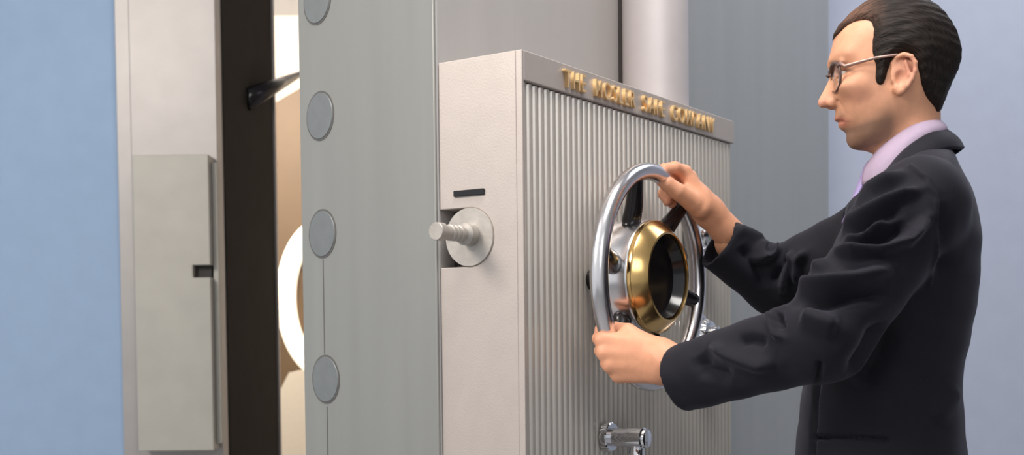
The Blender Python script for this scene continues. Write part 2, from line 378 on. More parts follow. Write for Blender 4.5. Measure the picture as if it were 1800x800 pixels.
# combination dials
def dial(u, v, r, fl=1):
    p = hitY(u, v, 0); d = empty('combination_dial', (p[0], 0, p[2]), 0, door)
    lathe('dial_ring', [(0, r), (.010, r), (.014, r*.93), (.014, r*.80), (.010, r*.78)], (0, .002, 0), (0, -1, 0), m_chrome, d, 56)
    bm = bmesh.new(); rs = []; n = 64
    for t, q in ((.008, .70), (.030, .66), (.036, .60), (.038, .40), (.052, .36), (.054, .30)):
        rs.append([bm.verts.new((r*q*(1+(.035*fl if k % 4 < 2 else -.035*fl)*(t < .035))*math.cos(2*math.pi*k/n), -t, r*q*(1+(.035*fl if k % 4 < 2 else -.035*fl)*(t < .035))*math.sin(2*math.pi*k/n))) for k in range(n)])
    for a, b in zip(rs, rs[1:]):
        for k in range(n): bm.faces.new((a[k], a[(k+1) % n], b[(k+1) % n], b[k]))
    bm.faces.new(rs[0]); bm.faces.new(rs[-1][::-1]); bm_obj('dial_knob', bm, m_chrome, d, auto=35)
dial(1224, 412, .058, 0); dial(1222, 590, .050)

# ------------------------------------------------------------------ implicit surfaces (surface nets)
def surface_nets(Fv, o, h):
    Fv = Fv.astype(np.float32); n = np.array(Fv.shape)-1; s = Fv < 0
    cs = np.zeros(n, np.uint8)
    off = [(i, j, k) for i in (0, 1) for j in (0, 1) for k in (0, 1)]
    def sub(A, q): return A[q[0]:q[0]+n[0], q[1]:q[1]+n[1], q[2]:q[2]+n[2]]
    for q in off: cs += sub(s, q)
    act = np.argwhere((cs > 0) & (cs < 8)); idx = -np.ones(n, np.int64); idx[tuple(act.T)] = np.arange(len(act))
    acc = np.zeros((len(act), 3)); cnt = np.zeros(len(act))
    for a in range(3):
        for q in off:
            if q[a]: continue
            r = list(q); r[a] = 1
            pa = act+np.array(q); pb = act+np.array(r)
            fa = Fv[tuple(pa.T)]; fb = Fv[tuple(pb.T)]; m = (fa < 0) != (fb < 0)
            t = np.where(m, fa/np.where(m, fa-fb, 1), 0)
            pos = np.tile(np.array(q, float), (len(act), 1)); pos[:, a] = t
            acc += pos*m[:, None]; cnt += m
    V = (act+acc/cnt[:, None])*h+o
    quads = []
    for a in range(3):
        b, c = (a+1) % 3, (a+2) % 3
        s0 = np.take(s, np.arange(0, s.shape[a]-1), axis=a); s1 = np.take(s, np.arange(1, s.shape[a]), axis=a)
        e = np.argwhere(s0 != s1); e = e[(e[:, b] > 0) & (e[:, c] > 0) & (e[:, b] < n[b]) & (e[:, c] < n[c])]
        def ix(db, dc_):
            q = e.copy(); q[:, b] -= db; q[:, c] -= dc_; return idx[tuple(q.T)]
        Q = np.stack([ix(1, 1), ix(0, 1), ix(0, 0), ix(1, 0)], 1)
        fl = ~s[tuple(e.T)]; Q[fl] = Q[fl][:, ::-1]; quads.append(Q)
    return V, np.concatenate(quads)
def np_mesh(name, V, Q, tint=None):
    me = bpy.data.meshes.new(name); me.vertices.add(len(V)); me.vertices.foreach_set('co', V.astype(np.float32).ravel())
    me.loops.add(Q.size); me.loops.foreach_set('vertex_index', Q.astype(np.int32).ravel())
    me.polygons.add(len(Q)); me.polygons.foreach_set('loop_start', np.arange(0, Q.size, 4, dtype=np.int32))
    me.polygons.foreach_set('loop_total', np.full(len(Q), 4, np.int32)); me.update(calc_edges=True); me.validate()
    if tint is not None:
        at = me.color_attributes.new('tint', 'FLOAT_COLOR', 'POINT'); at.data.foreach_set('color', np.c_[tint, np.ones(len(V))].astype(np.float32).ravel())
    me.shade_smooth(); return me
def relax(V, Q, it=2, lam=.5):
    for _ in range(it):
        A = np.zeros_like(V); N = np.zeros(len(V))
        for i in range(4):
            a, b = Q[:, i], Q[:, (i+1) % 4]
            for k in range(3): A[:, k] += np.bincount(a, V[b, k], len(V))+np.bincount(b, V[a, k], len(V))
            N += np.bincount(a, minlength=len(V))+np.bincount(b, minlength=len(V))
        V = V+lam*(A/np.maximum(N, 1)[:, None]-V)
    return V
def normals(V, Q):
    fn = np.cross(V[Q[:, 2]]-V[Q[:, 0]], V[Q[:, 3]]-V[Q[:, 1]]); N = np.zeros_like(V)
    for i in range(4):
        for k in range(3): N[:, k] += np.bincount(Q[:, i], fn[:, k], len(V))
    return N/np.maximum(np.linalg.norm(N, axis=1), 1e-12)[:, None]
def smin(a, b, k):
    if k <= 0: return np.minimum(a, b)
    h = np.clip(.5+.5*(b-a)/k, 0, 1); return b*(1-h)+a*h-k*h*(1-h)
def smax(a, b, k): return -smin(-a, -b, k)
def cone(G, a, b, ra, rb):
    a = np.asarray(a, float); b = np.asarray(b, float); d = b-a; L2 = d.dot(d)+1e-12
    t = np.clip(((G[0]-a[0])*d[0]+(G[1]-a[1])*d[1]+(G[2]-a[2])*d[2])/L2, 0, 1)
    return np.sqrt((G[0]-a[0]-t*d[0])**2+(G[1]-a[1]-t*d[1])**2+(G[2]-a[2]-t*d[2])**2)-(ra+(rb-ra)*t)
def ell(G, c, r, R=None):
    p = [G[i]-c[i] for i in range(3)]
    if R is not None: p = [p[0]*R[0][i]+p[1]*R[1][i]+p[2]*R[2][i] for i in range(3)]
    k0 = np.sqrt((p[0]/r[0])**2+(p[1]/r[1])**2+(p[2]/r[2])**2); k1 = np.sqrt((p[0]/r[0]**2)**2+(p[1]/r[1]**2)**2+(p[2]/r[2]**2)**2)+1e-9
    return k0*(k0-1)/k1
def grid(lo, hi, h):
    ax = [np.arange(lo[i], hi[i]+h, h, dtype=np.float32) for i in range(3)]
    return np.meshgrid(*ax, indexing='ij', sparse=True), np.array([a[0] for a in ax], float)

# ------------------------------------------------------------------ the man
HD = 1.93                                                          # distance of the head's middle plane from the lens
th = math.atan((1575-900)/F); turn = math.radians(7)
fw = np.array((-math.cos(th+turn), math.sin(th+turn), 0)); 
# turned a little towards the lens
fw = np.array((-math.cos(th-turn), math.sin(th-turn), 0)); lf = np.array((-fw[1], fw[0], 0))
HO = P(1575, 130, HD)
def to_h(p): q = np.asarray(p)-HO; return np.array((q.dot(fw), q.dot(lf), q[2]))
def fr_h(p): p = np.asarray(p); return HO+p[..., 0:1]*fw+p[..., 1:2]*lf+p[..., 2:3]*np.array((0, 0, 1))
def hq(u, v, y=0.0): return to_h(plane_hit(u, v, HO+lf*y, lf))     # where a sight line meets the head's lengthwise plane
def hxz(pts, y=0.0): return np.array([hq(u, v, y)[[0, 2]] for u, v in pts])
def densify(p, closed=True, it=2):
    for _ in range(it):                                            # corner cutting
        q = np.roll(p, -1, axis=0); p = np.stack([.75*p+.25*q, .25*p+.75*q], 1).reshape(-1, 2)
    return p
def poly_sdf(X, Z, p):
    X = X.astype(np.float64); d = np.full(np.broadcast(X, Z).shape, 1e9); ins = np.zeros(d.shape, bool); n = len(p)
    for i in range(n):
        a, b = p[i], p[(i+1) % n]; e = b-a; wx_, wz_ = X-a[0], Z-a[1]
        t = np.clip((wx_*e[0]+wz_*e[1])/(e.dot(e)+1e-15), 0, 1); d = np.minimum(d, (wx_-t*e[0])**2+(wz_-t*e[1])**2)
        c = ((a[1] > Z) != (b[1] > Z)) & (X < (b[0]-a[0])*(Z-a[1])/((b[1]-a[1]) if abs(b[1]-a[1]) > 1e-12 else 1e-12)+a[0])
        ins ^= c
    return np.where(ins, -1, 1)*np.sqrt(d)
face = [(1466, 66), (1463, 80), (1459, 95), (1456, 106), (1455.5, 113), (1457, 121), (1459, 130), (1458, 138), (1454, 147), (1449, 157), (1443, 168), (1438, 177), (1437.5, 183), (1441, 189), (1450, 190), (1461, 188.5), (1468, 191), (1468.5, 198), (1467.5, 205), (1466, 211), (1471, 214.5), (1474, 216), (1473, 221), (1477, 227), (1485, 231), (1488.5, 237), (1487, 244), (1489, 252), (1495, 260), (1506, 263.5), (1522, 264.5), (1538, 271), (1543, 285), (1541, 310), (1540, 360),
        (1670, 360), (1664, 290), (1656, 240), (1652, 205), (1655, 175), (1664, 145), (1675, 120), (1679, 95), (1672, 68), (1656, 42), (1632, 20), (1600, 6), (1565, 3), (1530, 10), (1498, 26), (1477, 46)]
fp = densify(hxz(face), it=1)
ctl = [(1590, 80, .074, .080), (1575, 25, .070, .075), (1650, 80, .068, .080), (1660, 120, .060, .07), (1620, 60, .074, .08), (1520, 50, .062, .060), (1480, 75, .056, .038), (1466, 95, .050, .026), (1510, 100, .066, .045),
       (1462, 112, .044, .018), (1480, 113, .058, .030), (1458, 124, .012, .012), (1463, 134, .011, .012), (1474, 128, .036, .02), (1488, 130, .054, .03), (1457, 150, .0115, .011), (1467, 152, .022, .02), (1480, 152, .046, .03), (1500, 150, .0645, .034), (1530, 150, .069, .04),
       (1449, 168, .0115, .010), (1446, 179, .0125, .010), (1457, 183, .0145, .009), (1460, 172, .0150, .012), (1470, 176, .026, .02), (1482, 182, .042, .03), (1500, 185, .056, .03),
       (1471, 198, .020, .016), (1472, 208, .019, .012), (1484, 205, .036, .024), (1480, 222, .020, .012), (1494, 222, .038, .022), (1510, 215, .050, .03), (1494, 245, .022, .016), (1508, 250, .032, .018), (1522, 245, .045, .022), (1540, 232, .055, .025), (1560, 215, .062, .03), (1580, 190, .066, .04),
       (1545, 262, .036, .03), (1565, 248, .046, .04), (1590, 222, .054, .05), (1600, 190, .060, .05), (1610, 240, .056, .055), (1600, 300, .058, .055), (1560, 300, .050, .05), (1590, 350, .06, .055), (1640, 200, .046, .05), (1600, 140, .071, .06), (1570, 150, .071, .05), (1640, 260, .05, .05)]
cxz = hxz([(a, b) for a, b, _, _ in ctl]); cW = np.array([c[2] for c in ctl]); cR = np.array([c[3] for c in ctl])
def smooth_fit(vals, lam):
    """smooth thin-plate surface through the control values"""
    n = len(cxz); D = np.linalg.norm(cxz[:, None]-cxz[None], axis=2)/.1; K = D**2*np.log(D+1e-9)+np.eye(n)*lam
    Pm = np.c_[np.ones(n), cxz/.1]; A = np.block([[K, Pm], [Pm.T, np.zeros((3, 3))]])
    return np.linalg.solve(A, np.r_[vals, 0, 0, 0])
sW, sR = smooth_fit(cW, .012), smooth_fit(cR, .02)
def wr(X, Z):
    a_ = sW[-3]+sW[-2]*X/.1+sW[-1]*Z/.1; b_ = sR[-3]+sR[-2]*X/.1+sR[-1]*Z/.1
    for i, (p, q) in enumerate(cxz):
        d = np.sqrt((X-p)**2+(Z-q)**2)/.1+1e-9; k = d*d*np.log(d); a_ = a_+sW[i]*k; b_ = b_+sR[i]*k
    return np.clip(a_, .010, .078), np.clip(b_, .009, .085)
def ear(G, s):
    """one ear, built on its flat side plane"""
    def e(u, v, y): q = hq(u, v, s*abs(y)) if s > 0 else hq(u, v, .074); return np.array((q[0], s*y, q[2]))
    rim_ = [(1575, 128, .070), (1571, 112, .075), (1577, 100, .081), (1589, 95.5, .087), (1602, 99, .090), (1609, 110, .090), (1609, 124, .088), (1604, 138, .085), (1596, 150, .082), (1587, 159, .079)]
    f = None
    for a, b in zip(rim_, rim_[1:]):
        c = cone(G, e(*a), e(*b), .0034, .0034); f = c if f is None else smin(f, c, .002)
    c = cone(G, e(1577, 156, .0745), e(1581, 161, .0765), .0068, .0060); f = smin(f, c, .006)
    # flat of the ear
    a_, b_ = e(1590, 112, .079), e(1585, 145, .075)
    body = ell(G, (a_+b_)/2, (.0185, .0042, .0265)); f = smin(f, body, .004)
    anti = cone(G, e(1592, 108, .084), e(1598, 130, .083), .003, .003); f = smin(f, anti, .003)
    anti = cone(G, e(1598, 130, .083), e(1588, 150, .080), .003, .0035); f = smin(f, anti, .003)
    f = smin(f, cone(G, e(1572, 128, .073), e(1573, 140, .074), .0042, .0048), .004)     # tragus
    con = ell(G, e(1583, 136, .083), (.0085, .0075, .0115)); f = smax(f, -con, .003)
    f = smax(f, -cone(G, e(1582, 110, .087), e(1597, 104, .090), .0022, .0022), .002)
    return f
def head_field(G, ears=True, off=0.0):
    X2, Y, Z2 = G[0], G[1], G[2]
    d = -poly_sdf(X2[:, :, :], Z2[:, :, :], fp)+off
    W_, R_ = wr(X2, Z2); W_ = W_+off
    A = np.abs(Y)
    q = np.clip(1-d/R_, 0, None)
    f = ((A/W_)**2.3+q**2.2)
    f = (f**(1/2.2)-1)*np.minimum(W_, R_)*.9
    G2 = [X2, A, Z2]
    if off == 0:
        e = hq(1483, 127, .031); f = smax(f, -ell(G2, (e[0]+.004, .031, e[2]), (.013, .0155, .0100)), .006)   # eye socket
        e = hq(1487, 128, .031)
        f = smin(f, ell(G2, (e[0]-.0015, .031, e[2]+.0058), (.0130, .0145, .0066)), .003)                      # upper lid
        f = smin(f, ell(G2, (e[0]-.0025, .031, e[2]-.0092), (.0125, .0140, .0048)), .003)                      # lower lid
        f = smin(f, cone(G2, (hq(1458, 111)[0]-.006, .010, hq(1458, 112)[2]), (hq(1482, 108, .05)[0], .047, hq(1482, 109, .05)[2]), .0055, .0045), .008)
        nw = hq(1464, 180, .012); f = smin(f, ell(G2, (nw[0], .0125, nw[2]), (.0095, .0068, .0078)), .003)
        f = smax(f, -ell(G2, (nw[0]+.004, .0085, nw[2]-.009), (.0065, .0035, .0045)), .002)
        cr1, cr2 = hq(1474, 178, .02), hq(1489, 203, .035)
        f = smax(f, -cone(G2, (cr1[0]+.001, .022, cr1[2]), (cr2[0]+.004, .036, cr2[2]), .0022, .0016), .006)
        # mouth
        m1, m2, m3 = hq(1471, 214.2, .0), hq(1480, 212.6, .018), hq(1495, 212, .030)
        for a, b in (((m1[0]+.001, 0, m1[2]), (m2[0]+.0015, .014, m2[2])), ((m2[0]+.0015, .014, m2[2]), (m3[0]+.001, .027, m3[2]))):
            f = smax(f, -cone(G2, a, b, .0017, .0014), .0022)
        l1, l2 = hq(1473, 208.5, .0), hq(1489, 209.8, .02); f = smin(f, cone(G2, (l1[0]-.003, .003, l1[2]), (l2[0]-.002, .021, l2[2]), .0030, .0010), .004)
        l1, l2 = hq(1477, 220, .0), hq(1490, 216, .02); f = smin(f, cone(G2, (l1[0]-.003, .002, l1[2]), (l2[0]-.0025, .020, l2[2]), .0034, .0010), .004)
        ck = hq(1503, 150, .055); f = smin(f, ell(G2, (ck[0], .046, ck[2]), (.026, .019, .012)), .022)
    if ears: 
        f = smin(f, ear(G, 1), .004); f = smin(f, ear(G, -1), .004)
    return f
hlo = (hq(1672, 200)[0]-.01, -.1, hq(1600, 345)[2]); hhi = (hq(1435, 180)[0]+.01, .1, hq(1575, -12)[2]+.005)
G, o_ = grid(hlo, hhi, .0017)
Fh = head_field(G)
Vh, Qh = surface_nets(Fh, o_, .0017); Vh = relax(Vh, Qh, 1, .4)
VhW = fr_h(Vh)
SK = np.array((.70, .345, .205))
def gs(u, v, u0, v0, su, sv): return np.exp(-(((u-u0)/su)**2+((v-v0)/sv)**2))
u_, v_ = proj(fr_h(np.c_[Vh[:, 0], np.abs(Vh[:, 1]), Vh[:, 2]]))          # side-view position whichever side of the face
T = np.tile(SK, (len(Vh), 1))
def blend(T, c, wgt): wgt = np.clip(wgt, 0, 1)[:, None]; return T*(1-wgt)+np.array(c)*wgt
stub = np.clip(gs(u_, v_, 1520, 238, 38, 22)+gs(u_, v_, 1495, 248, 18, 18)+.5*gs(u_, v_, 1476, 202, 9, 8)+.55*gs(u_, v_, 1552, 222, 25, 25), 0, 1)
stub = np.clip(stub+.9*gs(u_, v_, 1506, 247, 26, 16)+.8*gs(u_, v_, 1540, 232, 26, 18)+.5*gs(u_, v_, 1562, 205, 16, 22), 0, 1)
T = blend(T, (.19, .115, .08), stub*.80)
T = blend(T, (.55, .19, .13), .9*(gs(u_, v_, 1477, 209, 13, 3.5)+gs(u_, v_, 1481, 218, 11, 5)))
T = blend(T, (.10, .05, .035), .75*np.clip(gs(u_, v_, 1490, 124, 11, 3.2), 0, 1))
T = blend(T, (.20, .06, .04), .8*np.clip(gs(u_, v_, 1479, 213.5, 14, 1.6), 0, 1))
T = blend(T, (.72, .30, .22), .45*gs(u_, v_, 1444, 180, 14, 10)+.5*gs(u_, v_, 1597, 125, 22, 30)*(np.abs(Vh[:, 1]) > .072)+.25*gs(u_, v_, 1510, 165, 30, 22))
T = blend(T, (.07, .04, .03), .95*np.clip(gs(u_, v_, 1473, 110.5, 14, 3.4), 0, 1)*(np.abs(Vh[:, 1]) > .010))
m_skin = vcmat('skin', .48, .35, .12, 420, .12)

# hands ------------------------------------------------------------
def hand_field(G, palm, fingers, thumb, arm):
    f = None
    for a, b, ra, rb in palm:
        c = cone(G, a, b, ra, rb); f = c if f is None else smin(f, c, .010)
    for a, b, ra, rb in arm: f = smin(f, cone(G, a, b, ra, rb), .014)
    fing = None
    for ch in fingers+[thumb]:
        g = None
        for (p, ra), (q, rb) in zip(ch, ch[1:]):
            c = cone(G, p, q, ra, rb); g = c if g is None else smin(g, c, .0025)
        f = smin(f, g, .006)
    return f
def mesh_hand(args, h=.0016, pad=.02):
    pts = []
    for part in (args[0], args[3]):
        for a, b, ra, rb in part: pts += [a, b]
    for ch in args[1]+[args[2]]: pts += [p for p, _ in ch]
    pts = np.array(pts); G, o = grid(pts.min(0)-pad-.03, pts.max(0)+pad+.03, h)
    V, Q = surface_nets(hand_field(G, *args), o, h); return relax(V, Q, 1, .4), Q
def rimpt(deg, dy=0, dr=0):
    a = math.radians(deg); return dw(wc+np.array(((WR+dr)*math.cos(a), dy, (WR+dr)*math.sin(a))))
def rim_frame(deg):
    a = math.radians(deg); rad = dXw*math.cos(a)+np.array((0, 0, 1))*math.sin(a)
    tan = -dXw*math.sin(a)+np.array((0, 0, 1))*math.cos(a); return rimpt(deg), rad, tan, -dYw
def rim_deg(u, v):
    p = hitY(u, v, WY)-wc; return math.degrees(math.atan2(p[2], p[0]))
# a finger curled round the rim: 'ph' angles run round the tube's cross-section (0 = outwards, 90 = towards the viewer's side)
def curl(deg, phs, R, rads, shift=0):
    out = []
    for ph, rr_, R_ in zip(phs, rads, R):
        p, rad, tan, out_n = rim_frame(deg+shift); a = math.radians(ph)
        out.append((p+(rad*math.cos(a)+out_n*math.sin(a))*R_, rr_))
    return out
# lower (left) hand: back towards the lens
gL = rim_deg(1076, 618); print('gL', gL)
def LH_(u, v, d): return P(u, v, d)
dL = float(((rimpt(gL)-CAM) @ M3)[2]); print('depth rim L', dL)
wr_L = P(1172, 637, dL-.055)
kn = [P(1060, 598, dL-.026), P(1064, 620, dL-.030), P(1074, 641, dL-.030), P(1089, 658, dL-.024)]
palmL = []
wb = [P(1160, 612, dL-.050), P(1164, 626, dL-.054), P(1166, 642, dL-.054), P(1162, 656, dL-.050)]
for k in range(4): palmL.append((wb[k], kn[k], .0170, .0145))
palmL.append((P(1145, 612, dL-.045), P(1100, 590, dL-.024), .017, .013))     # thenar web
fingL = []
for k in range(4):
    m = kn[k]; base = np.array(m)
    def mix(du, dv, dd): return P(*( (proj(base)[0]+du), (proj(base)[1]+dv)), dL+dd)
    fingL.append([(m, .0125), (mix(-8, -3, -.008), .0105), (mix(-6, -6, .018), .0095), (mix(8, -6, .030), .0088), (mix(26, -2, .022), .0080)])
thumbL = [(P(1140, 606, dL-.042), .0150), (P(1104, 582, dL-.024), .0125), (P(1082, 577, dL+.010), .0105), (P(1054, 579, dL+.018), .0085)]
armL = [(wr_L, P(1225, 655, dL-.085), .030, .033), (P(1160, 627, dL-.052), wr_L, .024, .027), (P(1162, 648, dL-.050), wr_L, .021, .027)]
EL = P(1452, 592, 1.72); SL = P(1616, 358, 1.755)
armL.append((P(1225, 655, dL-.085), P(1300, 640, dL-.1), .033, .035))
VL, QL = mesh_hand((palmL, fingL, thumbL, armL))
# upper (right) hand: thumb side towards the lens
gR = rim_deg(1184, 318); dR = float(((rimpt(gR)-CAM) @ M3)[2]); print('gR', gR, dR)
kR = [P(1203, 303, dR-.004), P(1212, 312, dR+.018), P(1216, 326, dR+.036), P(1214, 341, dR+.050)]
wbR = [P(1236, 357, dR+.0), P(1240, 362, dR+.014), P(1240, 368, dR+.026), P(1236, 376, dR+.034)]
palmR = [(wbR[k], kR[k], .0165, .0130) for k in range(4)]
palmR.append((P(1232, 366, dR-.006), P(1202, 340, dR-.016), .0185, .0150))
fingR = [
    [(kR[0], .0122), (P(1186, 295, dR-.020), .0112), (P(1168, 298, dR-.026), .0108), (P(1162, 310, dR-.012), .0095), (P(1172, 325, dR+.012), .0085)],
    [(kR[1], .0120), (P(1192, 298, dR+.022), .0110), (P(1172, 303, dR+.026), .0100), (P(1168, 322, dR+.020), .0092), (P(1178, 336, dR+.014), .0085)],
    [(kR[2], .0118), (P(1195, 315, dR+.046), .0108), (P(1173, 327, dR+.040), .0105), (P(1166, 341, dR+.022), .0100), (P(1174, 352, dR+.010), .0095)],
    [(kR[3], .0108), (P(1198, 332, dR+.062), .0098), (P(1182, 342, dR+.054), .0092), (P(1174, 354, dR+.036), .0088), (P(1182, 358, dR+.022), .0085)]]
thumbR = [(P(1218, 356, dR-.014), .0170), (P(1192, 337, dR-.032), .0148), (P(1174, 324, dR-.036), .0132), (P(1163, 316, dR-.034), .0115)]
CR = P(1268, 422, dR+.05); ER = P(1364, 496, 2.20); SR = P(1590, 385, 2.08)
armR = [(P(1228, 353, dR+.012), P(1247, 372, dR+.022), .026, .0255), (P(1247, 372, dR+.022), P(1300, 432, dR+.05), .0255, .031)]
VR, QR = mesh_hand((palmR, fingR, thumbR, armR))
# the rest of the body under the clothes
MO = np.array((*(HO-fw*.0)[:2], 0))
def to_m(p): q = np.asarray(p)-MO; return np.array((q.dot(fw), q.dot(lf), q[2]))
def fr_m(p): p = np.asarray(p); return MO+p[..., 0:1]*fw+p[..., 1:2]*lf+p[..., 2:3]*np.array((0, 0, 1))
def mq(u, v, y=0.0): return to_m(plane_hit(u, v, MO+lf*y, lf))
rows = [(262, 1612, 1672, .050), (275, 1590, 1682, .085), (292, 1562, 1684, .130), (312, 1538, 1690, .162), (345, 1508, 1706, .184), (385, 1485, 1719, .194), (430, 1466, 1725, .194), (520, 1441, 1722, .182), (600, 1425, 1707, .170), (660, 1414, 1694, .162), (730, 1406, 1697, .166), (800, 1398, 1703, .174), (900, 1394, 1705, .182), (1010, 1400, 1697, .186)]
rz_ = []; rc = []; ra_ = []; rb_ = []
for v, uf, ub, b in rows:
    A, B = mq(uf, v), mq(ub-8, v); rz_.append((A[2]+B[2])/2); rc.append((A[0]+B[0])/2); ra_.append((A[0]-B[0])/2); rb_.append(b)
o2 = np.argsort(rz_); rz_ = np.array(rz_)[o2]; rc = np.array(rc)[o2]; ra_ = np.array(ra_)[o2]; rb_ = np.array(rb_)[o2]
HEM = rz_[0]; 
def sint(Z, xs, ys):
    zz = np.linspace(xs[0]-.05, xs[-1]+.05, 260); yy = np.interp(zz, xs, ys); k = np.exp(-np.linspace(-2, 2, 17)**2); k /= k.sum()
    yp = np.pad(yy, 8, mode='edge'); yy = np.convolve(yp, k, 'valid'); return np.interp(Z, zz, yy).astype(np.float32)
def torso(G, off=0.0):
    Z = G[2]; c = sint(Z, rz_, rc); a = np.maximum(sint(Z, rz_, ra_)+off, .02); b = np.maximum(sint(Z, rz_, rb_)+off, .02)
    k = ((np.abs(G[0]-c)/a)**2.3+(np.abs(G[1])/b)**2.3)**(1/2.3)
    f = (k-1)*np.minimum(a, b)*.9
    f = smax(f, (Z-(rz_[-1]+.012+off)), .02); return smax(f, HEM-off*0-Z, .004)
SLm, ELm, SRm, ERm = map(to_m, (SL, EL, SR, ER)); print('shoulders', SLm, SRm, 'elbows', ELm, ERm)
hipz = .93; ax_ = float(rc[1])
legs = {s: [(ax_, s*.09, .90), (ax_+.03*s, s*.11, .50), (ax_-.02+.07*s, s*.12, .085)] for s in (1, -1)}
lo = (ax_-.25, -.40, .0); hi = (max(to_m(wr_L)[0], .3)+.1, .40, HO[2]-.02)
G, o_ = grid((ax_-.2, -.45, .0), (.62, .42, HO[2]-.11), .010)
fb = torso(G, -.030)
fb = smin(fb, cone(G, (hq(1600, 300)[0], 0, HO[2]-.15), (-.04, 0, rz_[-1]-.1), .040, .045), .01)
for s, E_, S_, W_ in ((1, ELm, SLm, to_m(P(1290, 642, dL-.098))), (-1, ERm, SRm, to_m(P(1285, 427, dR+.047)))):
    fb = smin(fb, cone(G, S_, E_, .040, .036), .01); fb = smin(fb, cone(G, E_, W_, .038, .031), .01)
for s in (1, -1):
    L = legs[s]; fb = smin(fb, cone(G, L[0], L[1], .078, .05), .03); fb = smin(fb, cone(G, L[1], L[2], .05, .033), .01)
Vb, Qb = surface_nets(fb, o_, .010); Vb = fr_m(Vb)
Vall = np.concatenate([VhW, VL, VR, Vb]); 
Qall = np.concatenate([Qh, QL+len(VhW), QR+len(VhW)+len(VL), Qb+len(VhW)+len(VL)+len(VR)])
TH = np.tile(SK*np.array((1.05, 1.0, .98)), (len(VL)+len(VR), 1))
# redder knuckles and finger ends
hv = np.concatenate([VL, VR]); red = np.zeros(len(hv))
for p in kn+kR+[q[0] for ch in fingL+fingR for q in ch[1:]]+[thumbL[-1][0], thumbR[-1][0]]:
    red = np.maximum(red, np.exp(-((hv-np.array(p))**2).sum(1)/.012**2))
TH = blend(TH, (.76, .33, .23), red*.42)
Tall = np.concatenate([T, TH, np.tile(SK, (len(Vb), 1))])
man = empty('tmp'); bpy.data.objects.remove(man)
def local(V): return V-MO
person = link('person', np_mesh('person', local(Vall), Qall, Tall), m_skin); person.location = MO
tag(person, 'person in a charcoal suit, lavender shirt and glasses, turning the big handwheel with both hands', 'person')

# eyes
m_eye = mat('eye_white', (.75, .68, .62), .15, noise=.02); m_iris = mat('iris', (.05, .035, .02), .1)
m_hair = vcmat('dark_hair', .62, .2, .0, 60, 0, None, .0, 22)
_n = m_hair.node_tree; _b = _n.nodes['Principled BSDF']
_a = _n.nodes.new('ShaderNodeAttribute'); _a.attribute_name = 'flow'
_t = _n.nodes.new('ShaderNodeTexNoise'); _t.inputs['Scale'].default_value = 1.0; _t.inputs['Detail'].default_value = 3
_n.links.new(_a.outputs['Vector'], _t.inputs['Vector'])
_bp = _n.nodes.new('ShaderNodeBump'); _bp.inputs['Strength'].default_value = .9; _bp.inputs['Distance'].default_value = .0022
_n.links.new(_t.outputs[0], _bp.inputs['Height']); _n.links.new(_bp.outputs[0], _b.inputs['Normal'])
_src = _b.inputs['Base Color'].links[0].from_socket; _m = _n.nodes.new('ShaderNodeMapRange'); _m.inputs[1].default_value = .3; _m.inputs[2].default_value = .7; _m.inputs[3].default_value = .35; _m.inputs[4].default_value = 1.25
_n.links.new(_t.outputs[0], _m.inputs[0]); _v = _n.nodes.new('ShaderNodeVectorMath'); _v.operation = 'SCALE'
_n.links.new(_src, _v.inputs[0]); _n.links.new(_m.outputs[0], _v.inputs['Scale']); _n.links.new(_v.outputs[0], _b.inputs['Base Color'])
for s in (1, -1):
    e = hq(1487, 128, .031); c = fr_h(np.array((e[0]-.0022, s*.031, e[2]-.0015)))
    bm = bmesh.new(); bmesh.ops.create_uvsphere(bm, u_segments=24, v_segments=16, radius=.0118); eo = bm_obj('eye', bm, m_eye, person, smooth=True); eo.location = tuple(c-MO)
    bm = bmesh.new(); bmesh.ops.create_uvsphere(bm, u_segments=20, v_segments=12, radius=.0065); io = bm_obj('iris', bm, m_iris, eo, smooth=True); io.location = tuple(fw*.0062+np.array((0, 0, -.002)))
# hair
hp_ = [(1462, 62), (1466, 44), (1478, 28), (1500, 2), (1530, -22), (1575, -34), (1625, -28), (1675, 5), (1705, 65), (1706, 110), (1685, 145), (1668, 180), (1651, 197), (1645, 188), (1634, 180), (1626, 160), (1618, 140), (1613, 118), (1606, 100), (1592, 91), (1577, 95), (1566, 112), (1559, 134), (1554, 150), (1540, 150), (1538, 132), (1540, 118), (1534, 100), (1533, 75), (1533, 50), (1524, 38), (1508, 38), (1488, 46), (1473, 58)]
hp_s = densify(np.array([hq(u, v, .072 if (1530 < u < 1630 and v > 60) else .045)[[0, 2]] for u, v in hp_]), it=1)
G, o_ = grid((hlo[0]-.02, -.105, hq(1600, 205)[2]), (hhi[0], .105, hq(1575, -18)[2]+.01), .0019)
X, Y, Z = G
mask = poly_sdf(X, Z, hp_s)
tb = np.clip((X-hq(1600, 0)[0])/.10, 0, 1)                              # thinner towards the front
thick = (.0105-.0040*tb-.0020*np.clip((hq(1560, 95)[2]-Z)/.03, 0, 1))*np.clip(-mask/.012, .03, 1)**.8
nz = .0008*np.sin(130*X+40*Z+3*np.sin(60*Y))*np.cos(95*Z-30*Y)+.0005*np.sin(420*Z+60*X+5*np.sin(50*Y))
fh = head_field(G, False)-thick+nz
fh = smax(fh, mask, .0035)
Vr, Qr = surface_nets(fh, o_, .0019); Vr = relax(Vr, Qr, 1, .5)
uu, vv = proj(fr_h(np.c_[Vr[:, 0], np.zeros(len(Vr)), Vr[:, 2]]))
hc = np.tile(np.array((.020, .013, .010)), (len(Vr), 1))
hc = blend(hc, (.20, .10, .065), np.clip((1555-uu)/60, 0, 1)*np.clip((75-vv)/45, 0, 1)*.9)
hm = np_mesh('hair', local(fr_h(Vr)), Qr, hc)
